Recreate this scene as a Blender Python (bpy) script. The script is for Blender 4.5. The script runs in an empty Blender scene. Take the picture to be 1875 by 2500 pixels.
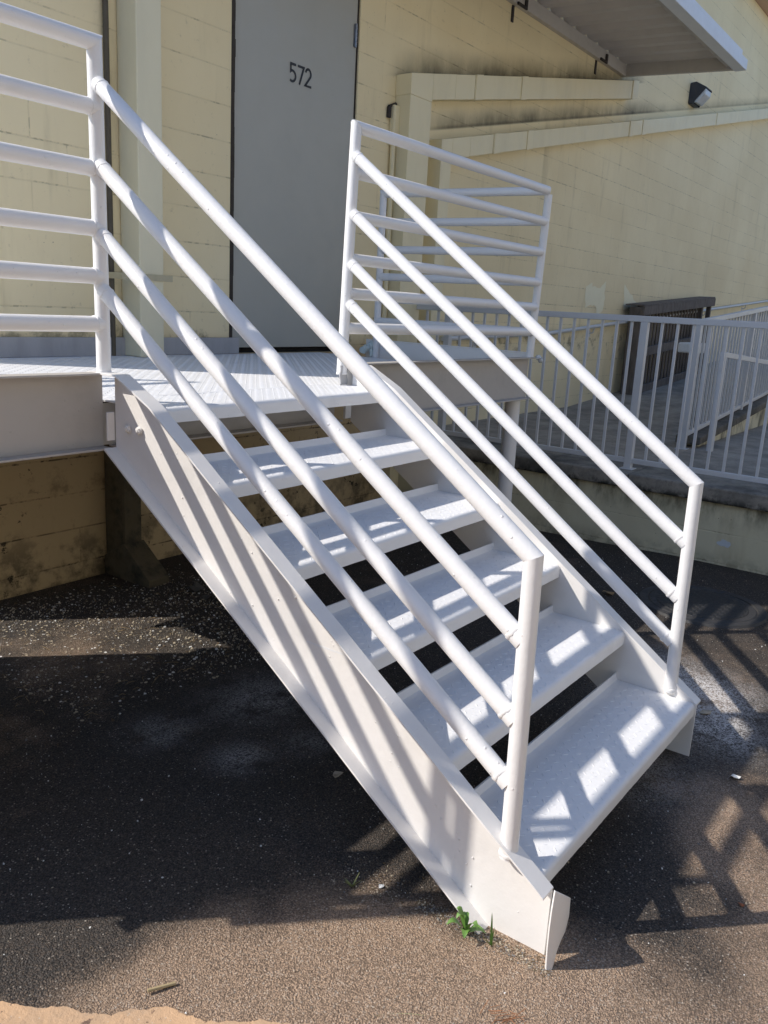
import bpy, bmesh, math, random
from mathutils import Vector, Matrix, noise
rnd = random.Random(7)
S = bpy.context.scene
COL = S.collection
GZ = -1.372            # asphalt level beside the stair foot (deck beams' top flange = 0)
SUN = Vector((1.0, -1.0, -1.225)).normalized()

# ------------------------------------------------------------------ node helpers
class NT:
    def __init__(s, name):
        s.m = bpy.data.materials.new(name); s.m.use_nodes = True
        s.t = s.m.node_tree; s.t.nodes.clear()
        s.out = s.n('ShaderNodeOutputMaterial'); s.b = s.n('ShaderNodeBsdfPrincipled')
        s.t.links.new(s.b.outputs[0], s.out.inputs[0])
        s.pos = s.n('ShaderNodeNewGeometry').outputs['Position']
        sp = s.n('ShaderNodeSeparateXYZ'); s.l(s.pos, sp.inputs[0]); s.x, s.y, s.z = sp.outputs
    def n(s, ty): return s.t.nodes.new(ty)
    def l(s, a, b):
        if hasattr(a, 'is_linked') or hasattr(a, 'links'): s.t.links.new(a, b)
        else:
            try: b.default_value = a
            except Exception: b.default_value = (a[0], a[1], a[2], 1)
    def M(s, op, a, b=0.0, c=None, clamp=False):
        n = s.n('ShaderNodeMath'); n.operation = op; n.use_clamp = clamp
        s.l(a, n.inputs[0]); s.l(b, n.inputs[1])
        if c is not None: s.l(c, n.inputs[2])
        return n.outputs[0]
    def noise(s, scale, detail=4, rough=.55, vec=None, dist=0.0):
        n = s.n('ShaderNodeTexNoise'); n.inputs['Scale'].default_value = scale
        n.inputs['Detail'].default_value = detail; n.inputs['Roughness'].default_value = rough
        n.inputs['Distortion'].default_value = dist
        s.l(vec if vec is not None else s.pos, n.inputs['Vector']); return n.outputs['Fac']
    def vor(s, scale, feat='F1', vec=None, out='Distance', rand=1.0):
        n = s.n('ShaderNodeTexVoronoi'); n.feature = feat; n.inputs['Scale'].default_value = scale
        n.inputs['Randomness'].default_value = rand
        s.l(vec if vec is not None else s.pos, n.inputs['Vector']); return n.outputs[out]
    def vscale(s, sx, sy, sz):
        n = s.n('ShaderNodeMapping'); s.l(s.pos, n.inputs[0]); n.inputs['Scale'].default_value = (sx, sy, sz)
        return n.outputs[0]
    def ramp(s, f, a, b, lo=0.0, hi=1.0):
        n = s.n('ShaderNodeMapRange'); n.interpolation_type = 'SMOOTHSTEP'
        s.l(f, n.inputs[0]); n.inputs[1].default_value = a; n.inputs[2].default_value = b
        n.inputs[3].default_value = lo; n.inputs[4].default_value = hi; return n.outputs[0]
    def mix(s, f, a, b, mode='MIX'):
        n = s.n('ShaderNodeMix'); n.data_type = 'RGBA'; n.blend_type = mode
        s.l(f, n.inputs[0])
        for v, i in ((a, 6), (b, 7)):
            if isinstance(v, tuple): n.inputs[i].default_value = (v[0], v[1], v[2], 1)
            else: s.l(v, n.inputs[i])
        return n.outputs[2]
    def bump(s, h, dist, strength=1.0, prev=None):
        n = s.n('ShaderNodeBump'); n.inputs['Distance'].default_value = dist
        n.inputs['Strength'].default_value = strength; s.l(h, n.inputs['Height'])
        if prev is not None: s.l(prev, n.inputs['Normal'])
        return n.outputs[0]
    def done(s, col, rough=.5, nrm=None, metal=0.0, spec=.5):
        if isinstance(col, tuple): s.b.inputs['Base Color'].default_value = (*col, 1)
        else: s.l(col, s.b.inputs['Base Color'])
        s.l(rough, s.b.inputs['Roughness']); s.b.inputs['Metallic'].default_value = metal
        s.b.inputs['Specular IOR Level'].default_value = spec
        if nrm is not None: s.l(nrm, s.b.inputs['Normal'])
        return s.m

def gauss(t, cx, cy, r, amp=1.0):
    dx = t.M('SUBTRACT', t.x, cx); dy = t.M('SUBTRACT', t.y, cy)
    d = t.M('ADD', t.M('MULTIPLY', dx, dx), t.M('MULTIPLY', dy, dy))
    return t.M('MULTIPLY', t.M('EXPONENT', t.M('MULTIPLY', d, -1.0/(r*r))), amp)

def paint_mat(name, col, rough=.42, dirt=.25, plate=False, lump=1.0):
    t = NT(name)
    big = t.noise(3.2, 3); fine = t.noise(95, 3, .6); mid = t.noise(26, 3, .5)
    blob = t.vor(34); bl2 = t.noise(6.5, 2)
    drip = t.M('MULTIPLY', t.ramp(blob, .16, .04), t.ramp(bl2, .52, .60))
    h = t.M('ADD', t.M('MULTIPLY', fine, .5), t.M('ADD', t.M('MULTIPLY', mid, 1.1), t.M('MULTIPLY', drip, 1.5)))
    n1 = t.bump(h, .0011*lump, .8)
    if plate:
        p = 1/.024
        u = t.M('MULTIPLY', t.x, p); v = t.M('MULTIPLY', t.y, p)
        fu = t.M('SUBTRACT', t.M('FRACT', u), .5); fv = t.M('SUBTRACT', t.M('FRACT', v), .5)
        par = t.M('MODULO', t.M('ABSOLUTE', t.M('ADD', t.M('FLOOR', u), t.M('FLOOR', v))), 2.0)
        sg = t.M('SUBTRACT', t.M('MULTIPLY', par, 2.0), 1.0)
        a = t.M('MULTIPLY', t.M('ADD', fu, t.M('MULTIPLY', sg, fv)), .707)
        b = t.M('MULTIPLY', t.M('SUBTRACT', fu, t.M('MULTIPLY', sg, fv)), .707)
        a2 = t.M('POWER', t.M('ABSOLUTE', t.M('DIVIDE', a, .42)), 2.0)
        b2 = t.M('POWER', t.M('ABSOLUTE', t.M('DIVIDE', b, .16)), 2.0)
        lug = t.ramp(t.M('ADD', a2, b2), 1.05, .25)
        n1 = t.bump(lug, .0015, .9, n1)
    speck = t.M('MULTIPLY', t.ramp(t.vor(60, rand=1.0), .07, .03), t.ramp(t.noise(9, 2), .57, .63))
    d = t.M('MULTIPLY', t.ramp(t.noise(5, 5, .65), .52, .78), dirt)
    c = t.mix(d, col, tuple(x*.62 for x in col))
    c = t.mix(t.M('MULTIPLY', t.ramp(big, .35, .7), .12), c, (col[0]*.93, col[1]*.90, col[2]*.84))
    c = t.mix(t.M('MULTIPLY', speck, .55), c, (.16, .12, .08))
    r = t.ramp(mid, .2, .8, rough-.08, rough+.14)
    return t.done(c, r, n1)

def block_mat(name, c_lo, c_hi, along='x', under=False, bz=.6, z0=0.0, course=.215, blk=.43):
    t = NT(name)
    a = t.x if along == 'x' else t.y
    wob = t.M('MULTIPLY', t.M('SUBTRACT', t.noise(2.2, 3), .5), .006)
    row = t.M('DIVIDE', t.M('SUBTRACT', t.M('ADD', t.z, wob), bz-course*40), course)
    fr = t.M('FRACT', row); dz = t.M('MINIMUM', fr, t.M('SUBTRACT', 1.0, fr))
    off = t.M('MULTIPLY', t.M('MODULO', t.M('FLOOR', row), 2.0), .5)
    cu = t.M('ADD', t.M('DIVIDE', t.M('ADD', a, 100.0+wob_off(name)), blk), off)
    fc = t.M('FRACT', cu); dc = t.M('MULTIPLY', t.M('MINIMUM', fc, t.M('SUBTRACT', 1.0, fc)), blk/course)
    wv = t.noise(1.7, 3); wv2 = t.noise(.9, 2)
    h1 = t.M('MULTIPLY', t.ramp(dz, .030, .010), t.ramp(wv, .32, .58, .25, 1))
    h2 = t.M('MULTIPLY', t.ramp(dc, .024, .010), t.ramp(wv2, .46, .66, .04, .75))
    joint = t.M('MAXIMUM', h1, h2)
    crack = t.M('MULTIPLY', joint, t.ramp(t.noise(14, 3, .7), .50, .62))
    bid = t.n('ShaderNodeTexWhiteNoise'); bid.noise_dimensions = '2D'
    cmb = t.n('ShaderNodeCombineXYZ'); t.l(t.M('FLOOR', cu), cmb.inputs[0]); t.l(t.M('FLOOR', row), cmb.inputs[1]); t.l(cmb.outputs[0], bid.inputs['Vector'])
    c = t.mix(t.ramp(t.noise(.8, 4), .3, .7), c_lo, c_hi)
    c = t.mix(t.M('MULTIPLY', bid.outputs[0], .10), c, tuple(v*.72 for v in c_lo))
    st = t.noise(3.0, 5, .62, t.vscale(1.3, 1.3, .22) if along == 'x' else t.vscale(1.3, 1.3, .22))
    c = t.mix(t.M('MULTIPLY', t.ramp(st, .55, .80), .42), c, (.30, .24, .12))
    c = t.mix(t.M('MULTIPLY', t.ramp(t.noise(24, 4, .7), .60, .80), .35), c, (.25, .21, .12))
    c = t.mix(t.M('MULTIPLY', joint, .14), c, (.26, .22, .12))
    c = t.mix(t.M('MULTIPLY', crack, .38), c, (.055, .045, .03))
    spk = t.M('MULTIPLY', t.ramp(t.vor(23), .09, .04), t.ramp(t.noise(4, 3), .56, .64))
    c = t.mix(t.M('MULTIPLY', spk, .8), c, (.06, .05, .03))
    if under == 'main':
        # grime sitting on the top edges of the two sloping ducts, and below them
        for (x0, x1, zz, sl, w, amt) in ((4.2, 9.1, 2.115, .2105, .26, .95), (4.7, 9.6, 1.70, .2235, .20, .9), (9.5, 18, 1.70, .2235, .14, .45)):
            d = t.M('SUBTRACT', t.z, t.M('ADD', t.M('MULTIPLY', t.M('SUBTRACT', t.x, 4.37), sl), zz))
            nz = t.M('ADD', t.M('MULTIPLY', t.noise(3.0, 5, .7, t.vscale(1, 1, .5)), 1.5), -.10)
            m = t.M('MULTIPLY', t.ramp(d, w, .0), t.ramp(d, -.02, 0))
            m = t.M('MULTIPLY', m, t.M('MULTIPLY', t.ramp(t.x, x0-.3, x0+.2), t.ramp(t.x, x1+.3, x1-.3)))
            m = t.M('MULTIPLY', t.M('MULTIPLY', m, nz, clamp=True), amt, clamp=True)
            c = t.mix(m, c, (.028, .027, .014))
            m2 = t.M('MULTIPLY', t.M('MULTIPLY', t.ramp(d, .030, .0), t.ramp(d, -.02, 0)), t.M('MULTIPLY', t.M('MULTIPLY', t.ramp(t.x, x0-.3, x0+.2), t.ramp(t.x, x1+.3, x1-.3)), amt*.5))
            c = t.mix(m2, c, (.02, .02, .012))
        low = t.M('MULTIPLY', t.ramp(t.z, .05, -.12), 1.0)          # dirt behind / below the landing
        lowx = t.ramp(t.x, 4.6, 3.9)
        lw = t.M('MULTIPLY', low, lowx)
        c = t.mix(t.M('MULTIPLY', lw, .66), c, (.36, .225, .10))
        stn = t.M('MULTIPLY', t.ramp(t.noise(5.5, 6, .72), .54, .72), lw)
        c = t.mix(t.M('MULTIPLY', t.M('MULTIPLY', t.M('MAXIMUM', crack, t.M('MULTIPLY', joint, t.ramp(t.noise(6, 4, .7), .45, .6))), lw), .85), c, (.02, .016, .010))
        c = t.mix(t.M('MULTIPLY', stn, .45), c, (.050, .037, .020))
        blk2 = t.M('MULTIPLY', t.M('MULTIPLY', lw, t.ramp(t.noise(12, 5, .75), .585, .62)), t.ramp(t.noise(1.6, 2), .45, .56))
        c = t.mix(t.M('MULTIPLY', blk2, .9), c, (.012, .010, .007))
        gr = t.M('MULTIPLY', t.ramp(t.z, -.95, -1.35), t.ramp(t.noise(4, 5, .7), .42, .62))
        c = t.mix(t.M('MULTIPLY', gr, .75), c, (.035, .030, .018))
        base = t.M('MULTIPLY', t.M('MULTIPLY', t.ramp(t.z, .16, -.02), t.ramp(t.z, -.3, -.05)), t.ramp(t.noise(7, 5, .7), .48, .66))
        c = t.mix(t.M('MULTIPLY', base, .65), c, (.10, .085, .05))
    if under == 'low':
        g = t.M('MULTIPLY', t.ramp(t.z, -1.15, -.93), t.ramp(t.noise(4.5, 5, .7, t.vscale(1, 1, .4)), .40, .66))
        c = t.mix(t.M('MULTIPLY', g, .85), c, (.04, .035, .022))
        g = t.M('MULTIPLY', t.ramp(t.z, -1.25, -1.42), t.ramp(t.noise(9, 5, .7), .35, .6))
        c = t.mix(t.M('MULTIPLY', g, .6), c, (.07, .065, .045))
    hgt = t.M('SUBTRACT', t.M('MULTIPLY', t.noise(60, 4, .65), .22), joint)
    n1 = t.bump(hgt, .0018, .7)
    n1 = t.bump(t.noise(5, 3), .010, .35, n1)
    return t.done(c, .72, n1, spec=.3)
def wob_off(name): return .17 if 'low' in name else .09

def plain_mat(name, col, rough=.6, var=.25, scale=6, bumpd=.0008, bs=60, dark=.5, streak=False, metal=0.0):
    t = NT(name)
    v = t.vscale(1, 1, .25) if streak else None
    c = t.mix(t.M('MULTIPLY', t.ramp(t.noise(scale, 5, .65, v), .4, .72), var), col, tuple(x*dark for x in col))
    n1 = t.bump(t.noise(bs, 3), bumpd, .8)
    return t.done(c, t.ramp(t.noise(14, 3), .3, .7, rough-.07, rough+.1), n1, metal=metal)

def asphalt_mat():
    t = NT('asphalt')
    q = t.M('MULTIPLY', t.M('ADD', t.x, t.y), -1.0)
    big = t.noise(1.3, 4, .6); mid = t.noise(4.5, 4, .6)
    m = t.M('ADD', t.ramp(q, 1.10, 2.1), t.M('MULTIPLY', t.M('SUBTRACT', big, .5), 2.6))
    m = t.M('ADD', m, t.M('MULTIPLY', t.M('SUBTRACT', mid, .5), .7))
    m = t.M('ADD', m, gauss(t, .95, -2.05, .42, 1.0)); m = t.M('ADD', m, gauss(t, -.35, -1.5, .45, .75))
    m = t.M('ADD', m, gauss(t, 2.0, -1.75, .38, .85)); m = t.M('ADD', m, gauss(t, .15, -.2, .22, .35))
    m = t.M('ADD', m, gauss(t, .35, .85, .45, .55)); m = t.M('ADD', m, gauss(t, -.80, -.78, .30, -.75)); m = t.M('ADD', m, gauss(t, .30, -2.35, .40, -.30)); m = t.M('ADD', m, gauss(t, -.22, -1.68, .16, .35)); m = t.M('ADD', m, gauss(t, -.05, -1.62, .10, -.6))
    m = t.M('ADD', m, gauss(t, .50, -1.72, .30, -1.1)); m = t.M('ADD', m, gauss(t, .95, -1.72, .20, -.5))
    m = t.ramp(m, .10, 1.25)  # tan wear, plus painted sunlit patches and painted shade by the stairs
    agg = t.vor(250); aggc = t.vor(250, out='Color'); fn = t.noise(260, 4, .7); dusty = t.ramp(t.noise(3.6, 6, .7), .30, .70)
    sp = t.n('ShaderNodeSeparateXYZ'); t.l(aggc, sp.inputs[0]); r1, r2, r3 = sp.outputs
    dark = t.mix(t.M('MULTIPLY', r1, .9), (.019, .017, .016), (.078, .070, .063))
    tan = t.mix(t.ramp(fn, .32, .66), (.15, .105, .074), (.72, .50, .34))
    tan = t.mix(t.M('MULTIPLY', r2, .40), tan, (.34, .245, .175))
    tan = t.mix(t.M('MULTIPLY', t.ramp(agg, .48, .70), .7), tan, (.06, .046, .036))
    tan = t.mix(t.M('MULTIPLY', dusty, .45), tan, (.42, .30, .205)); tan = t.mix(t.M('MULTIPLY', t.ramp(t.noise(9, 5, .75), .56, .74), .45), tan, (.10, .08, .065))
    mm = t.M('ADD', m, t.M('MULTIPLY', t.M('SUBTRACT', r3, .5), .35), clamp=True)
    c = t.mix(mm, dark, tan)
    # small pale grit, denser in patches
    v2 = t.vor(95); v2c = t.vor(95, out='Color'); s2 = t.n('ShaderNodeSeparateXYZ'); t.l(v2c, s2.inputs[0])
    dens = t.ramp(t.noise(2.3, 3, .6), .30, .72, .05, .24)
    grit = t.M('MULTIPLY', t.ramp(v2, .30, .22), t.M('LESS_THAN', s2.outputs[0], dens))
    c = t.mix(t.M('MULTIPLY', grit, .8), c, (.42, .37, .31))
    # white overspray from painting the stairs
    os_ = gauss(t, 1.92, -1.63, .25, 1.6)
    for g in ((1.62, -1.86, .16, .8), (.60, -.2, .20, .55), (.20, -.50, .10, .55), (1.1, -1.66, .22, .45), (2.15, -1.35, .2, .6), (.14, -.12, .12, .42), (.45, -.62, .10, .3)):
        os_ = t.M('ADD', os_, gauss(t, *g))
    ov = t.M('MULTIPLY', os_, t.ramp(t.noise(120, 3, .8), .40, .56), clamp=True)
    ov = t.M('MULTIPLY', ov, t.ramp(t.noise(7, 4, .7), .30, .55), clamp=True)
    c = t.mix(t.M('MULTIPLY', ov, .92), c, (.78, .76, .75))
    st_ = t.vor(160); stc = t.vor(160, out='Color'); s3 = t.n('ShaderNodeSeparateXYZ'); t.l(stc, s3.inputs[0])
    c = t.mix(t.M('MULTIPLY', t.ramp(st_, .62, .30), t.M('MULTIPLY', t.ramp(s3.outputs[1], .55, 1.0), t.M('ADD', t.M('MULTIPLY', mm, .55), .10))), c, (.50, .42, .34))
    c = t.mix(t.M('MULTIPLY', t.ramp(st_, .45, .75), .35), c, (.02, .018, .016))
    h = t.M('ADD', t.M('MULTIPLY', t.ramp(agg, .7, .1), .6), t.M('MULTIPLY', t.ramp(st_, .75, .15), .55)); h = t.M('ADD', t.M('MULTIPLY', h, 1.0), t.M('MULTIPLY', t.noise(45, 4, .7), 1.6))
    n1 = t.bump(h, .0036, .9)
    n1 = t.bump(t.noise(6, 4), .02, .4, n1)
    return t.done(c, .82, n1, spec=.25)

def concrete_mat(name, col, dk, moss=False):
    t = NT(name)
    c = t.mix(t.ramp(t.noise(2.5, 6, .7), .35, .68), col, dk)
    c = t.mix(t.M('MULTIPLY', t.ramp(t.noise(30, 4, .7), .52, .72), .4), c, tuple(v*.5 for v in dk))
    if moss:
        c = t.mix(t.M('MULTIPLY', t.ramp(t.z, -.86, -.93), t.ramp(t.noise(8, 5, .7), .38, .58)), c, (.022, .022, .018))
    n1 = t.bump(t.noise(70, 5, .7), .003, .8)
    return t.done(c, .85, n1, spec=.25)

MW = paint_mat('white_gloss_paint', (.79, .77, .745))
MBEAM = paint_mat('shaded_white_beam_paint', (.46, .43, .395))  # white paint darkened to put shade into the beams' front faces
MWT = paint_mat('white_paint_tubes', (.80, .795, .79), rough=.36, dirt=.12, lump=1.3)
MWP = paint_mat('white_painted_diamond_plate', (.77, .775, .785), rough=.40, dirt=.25)
MWF = paint_mat('white_fence_paint', (.60, .61, .62), dirt=.25)
MKICK = plain_mat('grey_kick_plate_paint', (.40, .40, .41), .5, .35, 7, streak=True)
MDOOR = plain_mat('grey_door_paint', (.41, .405, .355), .42, .22, 2.2, .0006, 130, dark=.8)
MFRAME = plain_mat('dark_door_reveal', (.045, .035, .026), .8, .6, 20)
MBLACK = plain_mat('black_vinyl', (.008, .008, .011), .45, .1)
MVOID = plain_mat('dark_gap', (.012, .010, .009), .9, .3)
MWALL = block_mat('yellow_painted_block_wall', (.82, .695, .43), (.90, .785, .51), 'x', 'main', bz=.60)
MLOW = block_mat('yellow_low_block_wall', (.60, .56, .39), (.68, .64, .47), 'y', 'low', bz=-.925)
MDUCT = plain_mat('cream_painted_duct', (.82, .725, .47), .55, .30, 4, .0012, 30, dark=.72, streak=True)
MPIPE = plain_mat('cream_downpipe_paint', (.76, .71, .51), .5, .25, 5, .0012, 20, dark=.75, streak=True)
MPIPED = plain_mat('dirty_downpipe', (.10, .08, .045), .8, .9, 9, .003, 25, dark=.18)
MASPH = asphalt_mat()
MCOPE = concrete_mat('weathered_coping_concrete', (.32, .295, .25), (.10, .095, .085), True)
MWALK = concrete_mat('walkway_concrete', (.38, .345, .29), (.22, .20, .17))
MCURB = concrete_mat('curb_concrete', (.20, .18, .15), (.07, .065, .055))
MAWN = plain_mat('awning_sheet', (.62, .59, .57), .6, .3, 3, dark=.8)
MAWNB = plain_mat('awning_beam_paint', (.56, .53, .49), .55, .3, 5, dark=.7)
MAWNW = plain_mat('awning_fascia_paint', (.72, .76, .82), .45, .2, 5, dark=.8)
MBRK = plain_mat('dark_bracket', (.035, .028, .026), .7, .4, 20)
MWOOD = plain_mat('dark_weathered_wood', (.17, .145, .125), .85, .7, 14, .003, 60, dark=.4, streak=True)
MLAMPD = plain_mat('wall_lamp_housing', (.035, .038, .05), .5, .3)
MGREEN = plain_mat('weed_leaf', (.13, .26, .05), .5, .5, 40, dark=.5)
MGREEN2 = plain_mat('dry_grass', (.24, .26, .10), .6, .5, 40, dark=.6)
MIRON = plain_mat('cast_iron', (.035, .034, .034), .6, .4, 30, .002, 90)
def iron2():
    t = NT('cast_iron_grid'); a = t.M('MULTIPLY', t.M('SINE', t.M('MULTIPLY', t.x, 110.0)), t.M('SINE', t.M('MULTIPLY', t.y, 110.0)))
    return t.done((.018, .018, .019), .5, t.bump(t.ramp(a, -.1, .2), .004))
MIRONB = iron2()
MLEAFD = plain_mat('dry_leaf', (.26, .17, .08), .7, .7, 50, dark=.4)
MCHIP = plain_mat('white_paint_chip', (.74, .74, .72), .6, .3, 60, dark=.7)
MDEB = plain_mat('pale_debris', (.50, .43, .32), .8, .8, 30, dark=.35)
MSTONE = plain_mat('grey_stone', (.09, .085, .075), .85, .6, 25, .003, 60)
MEAVE = plain_mat('peach_soffit', (.60, .42, .30), .7, .3, 4, dark=.8)
MPATCH = plain_mat('pale_touch_up_paint', (.88, .82, .58), .6, .25, 9, dark=.85)
MPATCHB = plain_mat('blue_white_touch_up_paint', (.55, .60, .64), .6, .4, 30, dark=.8)
MSTRAP = plain_mat('strap_paint', (.50, .45, .30), .6, .3)
MCOND = plain_mat('conduit_grey', (.34, .32, .24), .6, .4)

def glass_mat():
    t = NT('frosted_lens'); n1 = t.bump(t.M('SINE', t.M('MULTIPLY', t.x, 400.0)), .002, .6)
    m = t.done((.62, .64, .66), .25, n1); return m
MLENS = glass_mat()

def pave_mat():
    t = NT('tan_pavement')
    c = t.mix(t.ramp(t.noise(6, 5, .7), .35, .65), (.60, .39, .23), (.46, .32, .21))
    c = t.mix(t.M('MULTIPLY', t.ramp(t.noise(22, 5, .75), .60, .66), .8), c, (.10, .06, .05))
    c = t.mix(t.M('MULTIPLY', t.ramp(t.vor(60), .15, .08), .5), c, (.6, .55, .45))
    n1 = t.bump(t.noise(40, 5, .75), .006, .9); return t.done(c, .85, n1, spec=.25)
MPAVE = pave_mat()

# ------------------------------------------------------------------ mesh helpers
def obj(name, bm, mat, parent=None, smooth=False, bevel=0.0, base=None, seg=2):
    me = bpy.data.meshes.new(name); bmesh.ops.recalc_face_normals(bm, faces=bm.faces)
    bm.to_mesh(me); bm.free()
    if isinstance(mat, (list, tuple)):
        for m in mat: me.materials.append(m)
    else: me.materials.append(mat)
    if smooth:
        for p in me.polygons: p.use_smooth = True
    o = bpy.data.objects.new(name, me); COL.objects.link(o)
    if parent is not None:
        o.parent = parent
        w = Vector(parent.location)
        if parent.parent: w += Vector(parent.parent.location)
        if parent.type == 'EMPTY': o.location = -w
    if bevel:
        md = o.modifiers.new('bevel', 'BEVEL'); md.width = bevel; md.segments = seg; md.limit_method = 'ANGLE'; md.angle_limit = math.radians(35)
    if smooth:
        try: me.set_sharp_from_angle(angle=math.radians(40))
        except Exception: pass
    return o
def thing(name, label, cat, loc=(0, 0, 0), group=None):
    o = bpy.data.objects.new(name, None); COL.objects.link(o); o.location = loc; o.empty_display_size = .1
    o['label'] = label; o['category'] = cat
    if group: o['group'] = group
    return o
def tag(o, label, cat, group=None, kind=None):
    if label: o['label'] = label
    if cat: o['category'] = cat
    if group: o['group'] = group
    if kind: o['kind'] = kind
    return o
def B(): return bmesh.new()
def box(bm, x0, x1, y0, y1, z0, z1, mi=0):
    v = [bm.verts.new(p) for p in ((x0,y0,z0),(x1,y0,z0),(x1,y1,z0),(x0,y1,z0),(x0,y0,z1),(x1,y0,z1),(x1,y1,z1),(x0,y1,z1))]
    for f in ((0,3,2,1),(4,5,6,7),(0,1,5,4),(1,2,6,5),(2,3,7,6),(3,0,4,7)):
        bm.faces.new([v[i] for i in f]).material_index = mi
    return bm
def tube(bm, p0, p1, r, n0=None, n1=None, seg=28, rings=1, jit=0.0):
    p0, p1 = Vector(p0), Vector(p1); ax = (p1-p0).normalized()
    up = Vector((0, 0, 1)) if abs(ax.z) < .9 else Vector((1, 0, 0))
    a = ax.cross(up).normalized(); b = ax.cross(a).normalized()
    loops = []
    for k in range(rings+1):
        f = k/rings; c = p0.lerp(p1, f); pl = None
        if k == 0 and n0 is not None: pl = Vector(n0)
        if k == rings and n1 is not None: pl = Vector(n1)
        off = Vector((0, 0, 0))
        if jit and 0 < k < rings: off = noise.noise_vector(c*1.3)*jit
        lp = []
        for i in range(seg):
            t = 2*math.pi*i/seg
            q = c + a*math.cos(t)*r + b*math.sin(t)*r
            if pl is not None: q = q + ax*((c-q).dot(pl)/ax.dot(pl))
            lp.append(bm.verts.new(q+off))
        loops.append(lp)
    for k in range(rings):
        for i in range(seg):
            bm.faces.new((loops[k][i], loops[k][(i+1) % seg], loops[k+1][(i+1) % seg], loops[k+1][i]))
    bm.faces.new(loops[0][::-1]); bm.faces.new(loops[-1])
    return bm
def blob(bm, c, r, sx=1, sy=1, sz=1, n=.35, sub=2):
    res = bmesh.ops.create_icosphere(bm, subdivisions=sub, radius=1.0)
    for v in res['verts']:
        d = v.co.copy(); k = 1 + n*noise.noise(d*2.3+Vector(c)*40)
        v.co = Vector(c) + Vector((d.x*r*sx, d.y*r*sy, d.z*r*sz))*k
def weld(bm, c, ax, r, n=14, rr=.0030):
    "lumpy bead round a pipe end: centre c on the joint, axis ax of the pipe, pipe radius r"
    ax = Vector(ax).normalized(); up = Vector((0, 0, 1)) if abs(ax.z) < .9 else Vector((1, 0, 0))
    a = ax.cross(up).normalized(); b = ax.cross(a).normalized()
    c = Vector(c); U, V = 30, 8; rings = []; sd = rnd.uniform(0, 50)
    for i in range(U):
        t = 2*math.pi*i/U; d = a*math.cos(t)+b*math.sin(t); k = 1+.45*noise.noise(d*2.5+Vector((sd, 0, 0))); w = .004*noise.noise(d*1.7+Vector((0, sd, 0)))
        rings.append([bm.verts.new(c+d*(r-rr*.35)+ax*w+(d*math.cos(2*math.pi*j/V)+ax*1.5*math.sin(2*math.pi*j/V))*rr*k) for j in range(V)])
    for i in range(U):
        for j in range(V): bm.faces.new((rings[i][j], rings[(i+1) % U][j], rings[(i+1) % U][(j+1) % V], rings[i][(j+1) % V]))
def prism(bm, pts, axis, a0, a1, mi=0):
    "pts: 2D polygon in the other two axes (cyclic order), extruded along axis"
    def P(u, v, w): return {0: (w, u, v), 1: (u, w, v), 2: (u, v, w)}[axis]
    A = [bm.verts.new(P(u, v, a0)) for u, v in pts]; Bv = [bm.verts.new(P(u, v, a1)) for u, v in pts]
    n = len(pts)
    bm.faces.new(A).material_index = mi; bm.faces.new(Bv[::-1]).material_index = mi
    for i in range(n): bm.faces.new((A[i], Bv[i], Bv[(i+1) % n], A[(i+1) % n])).material_index = mi
    return bm
def ribbon_sweep(bm, path, halfw, th, axis_fn):
    pass
def grid_plate(bm, f, nu, nv, th, warp=None):
    "f(u,v)->point on outer face and normal; makes closed plate"
    top, bot = [], []
    for i in range(nu+1):
        a, b = [], []
        for j in range(nv+1):
            p, nr = f(i/nu, j/nv); p = Vector(p); nr = Vector(nr)
            if warp: p = p + nr*warp(p)
            a.append(bm.verts.new(p)); b.append(bm.verts.new(p-nr*th))
        top.append(a); bot.append(b)
    for i in range(nu):
        for j in range(nv):
            bm.faces.new((top[i][j], top[i+1][j], top[i+1][j+1], top[i][j+1]))
            bm.faces.new((bot[i][j], bot[i][j+1], bot[i+1][j+1], bot[i+1][j]))
    for i in range(nu):
        for j in (0, nv): bm.faces.new((top[i][j], top[i+1][j], bot[i+1][j], bot[i][j]))
    for j in range(nv):
        for i in (0, nu): bm.faces.new((top[i][j], top[i][j+1], bot[i][j+1], bot[i][j]))

# ------------------------------------------------------------------ ground
def gz(x, y): return GZ - .03*max(0, y+.8) * (1 if y < 3 else 0) - (.03*3.8 if y >= 3 else 0)
bm = B()
xs = [-120, -20, -6, -3] + [-2+.1*i for i in range(0, 72)] + [6, 9, 20, 120]
ys = [-120, -20, -8, -4] + [-3.2+.1*i for i in range(0, 58)] + [4, 8, 20, 120]
vv = [[bm.verts.new((x, y, gz(x, y) + (.006*noise.noise(Vector((x*1.3, y*1.3, 0))) if -3 < x < 5.5 else 0))) for y in ys] for x in xs]
for i in range(len(xs)-1):
    for j in range(len(ys)-1): bm.faces.new((vv[i][j], vv[i+1][j], vv[i+1][j+1], vv[i][j+1]))
tag(obj('ground', bm, MASPH, smooth=True), None, None, kind='structure')
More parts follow.
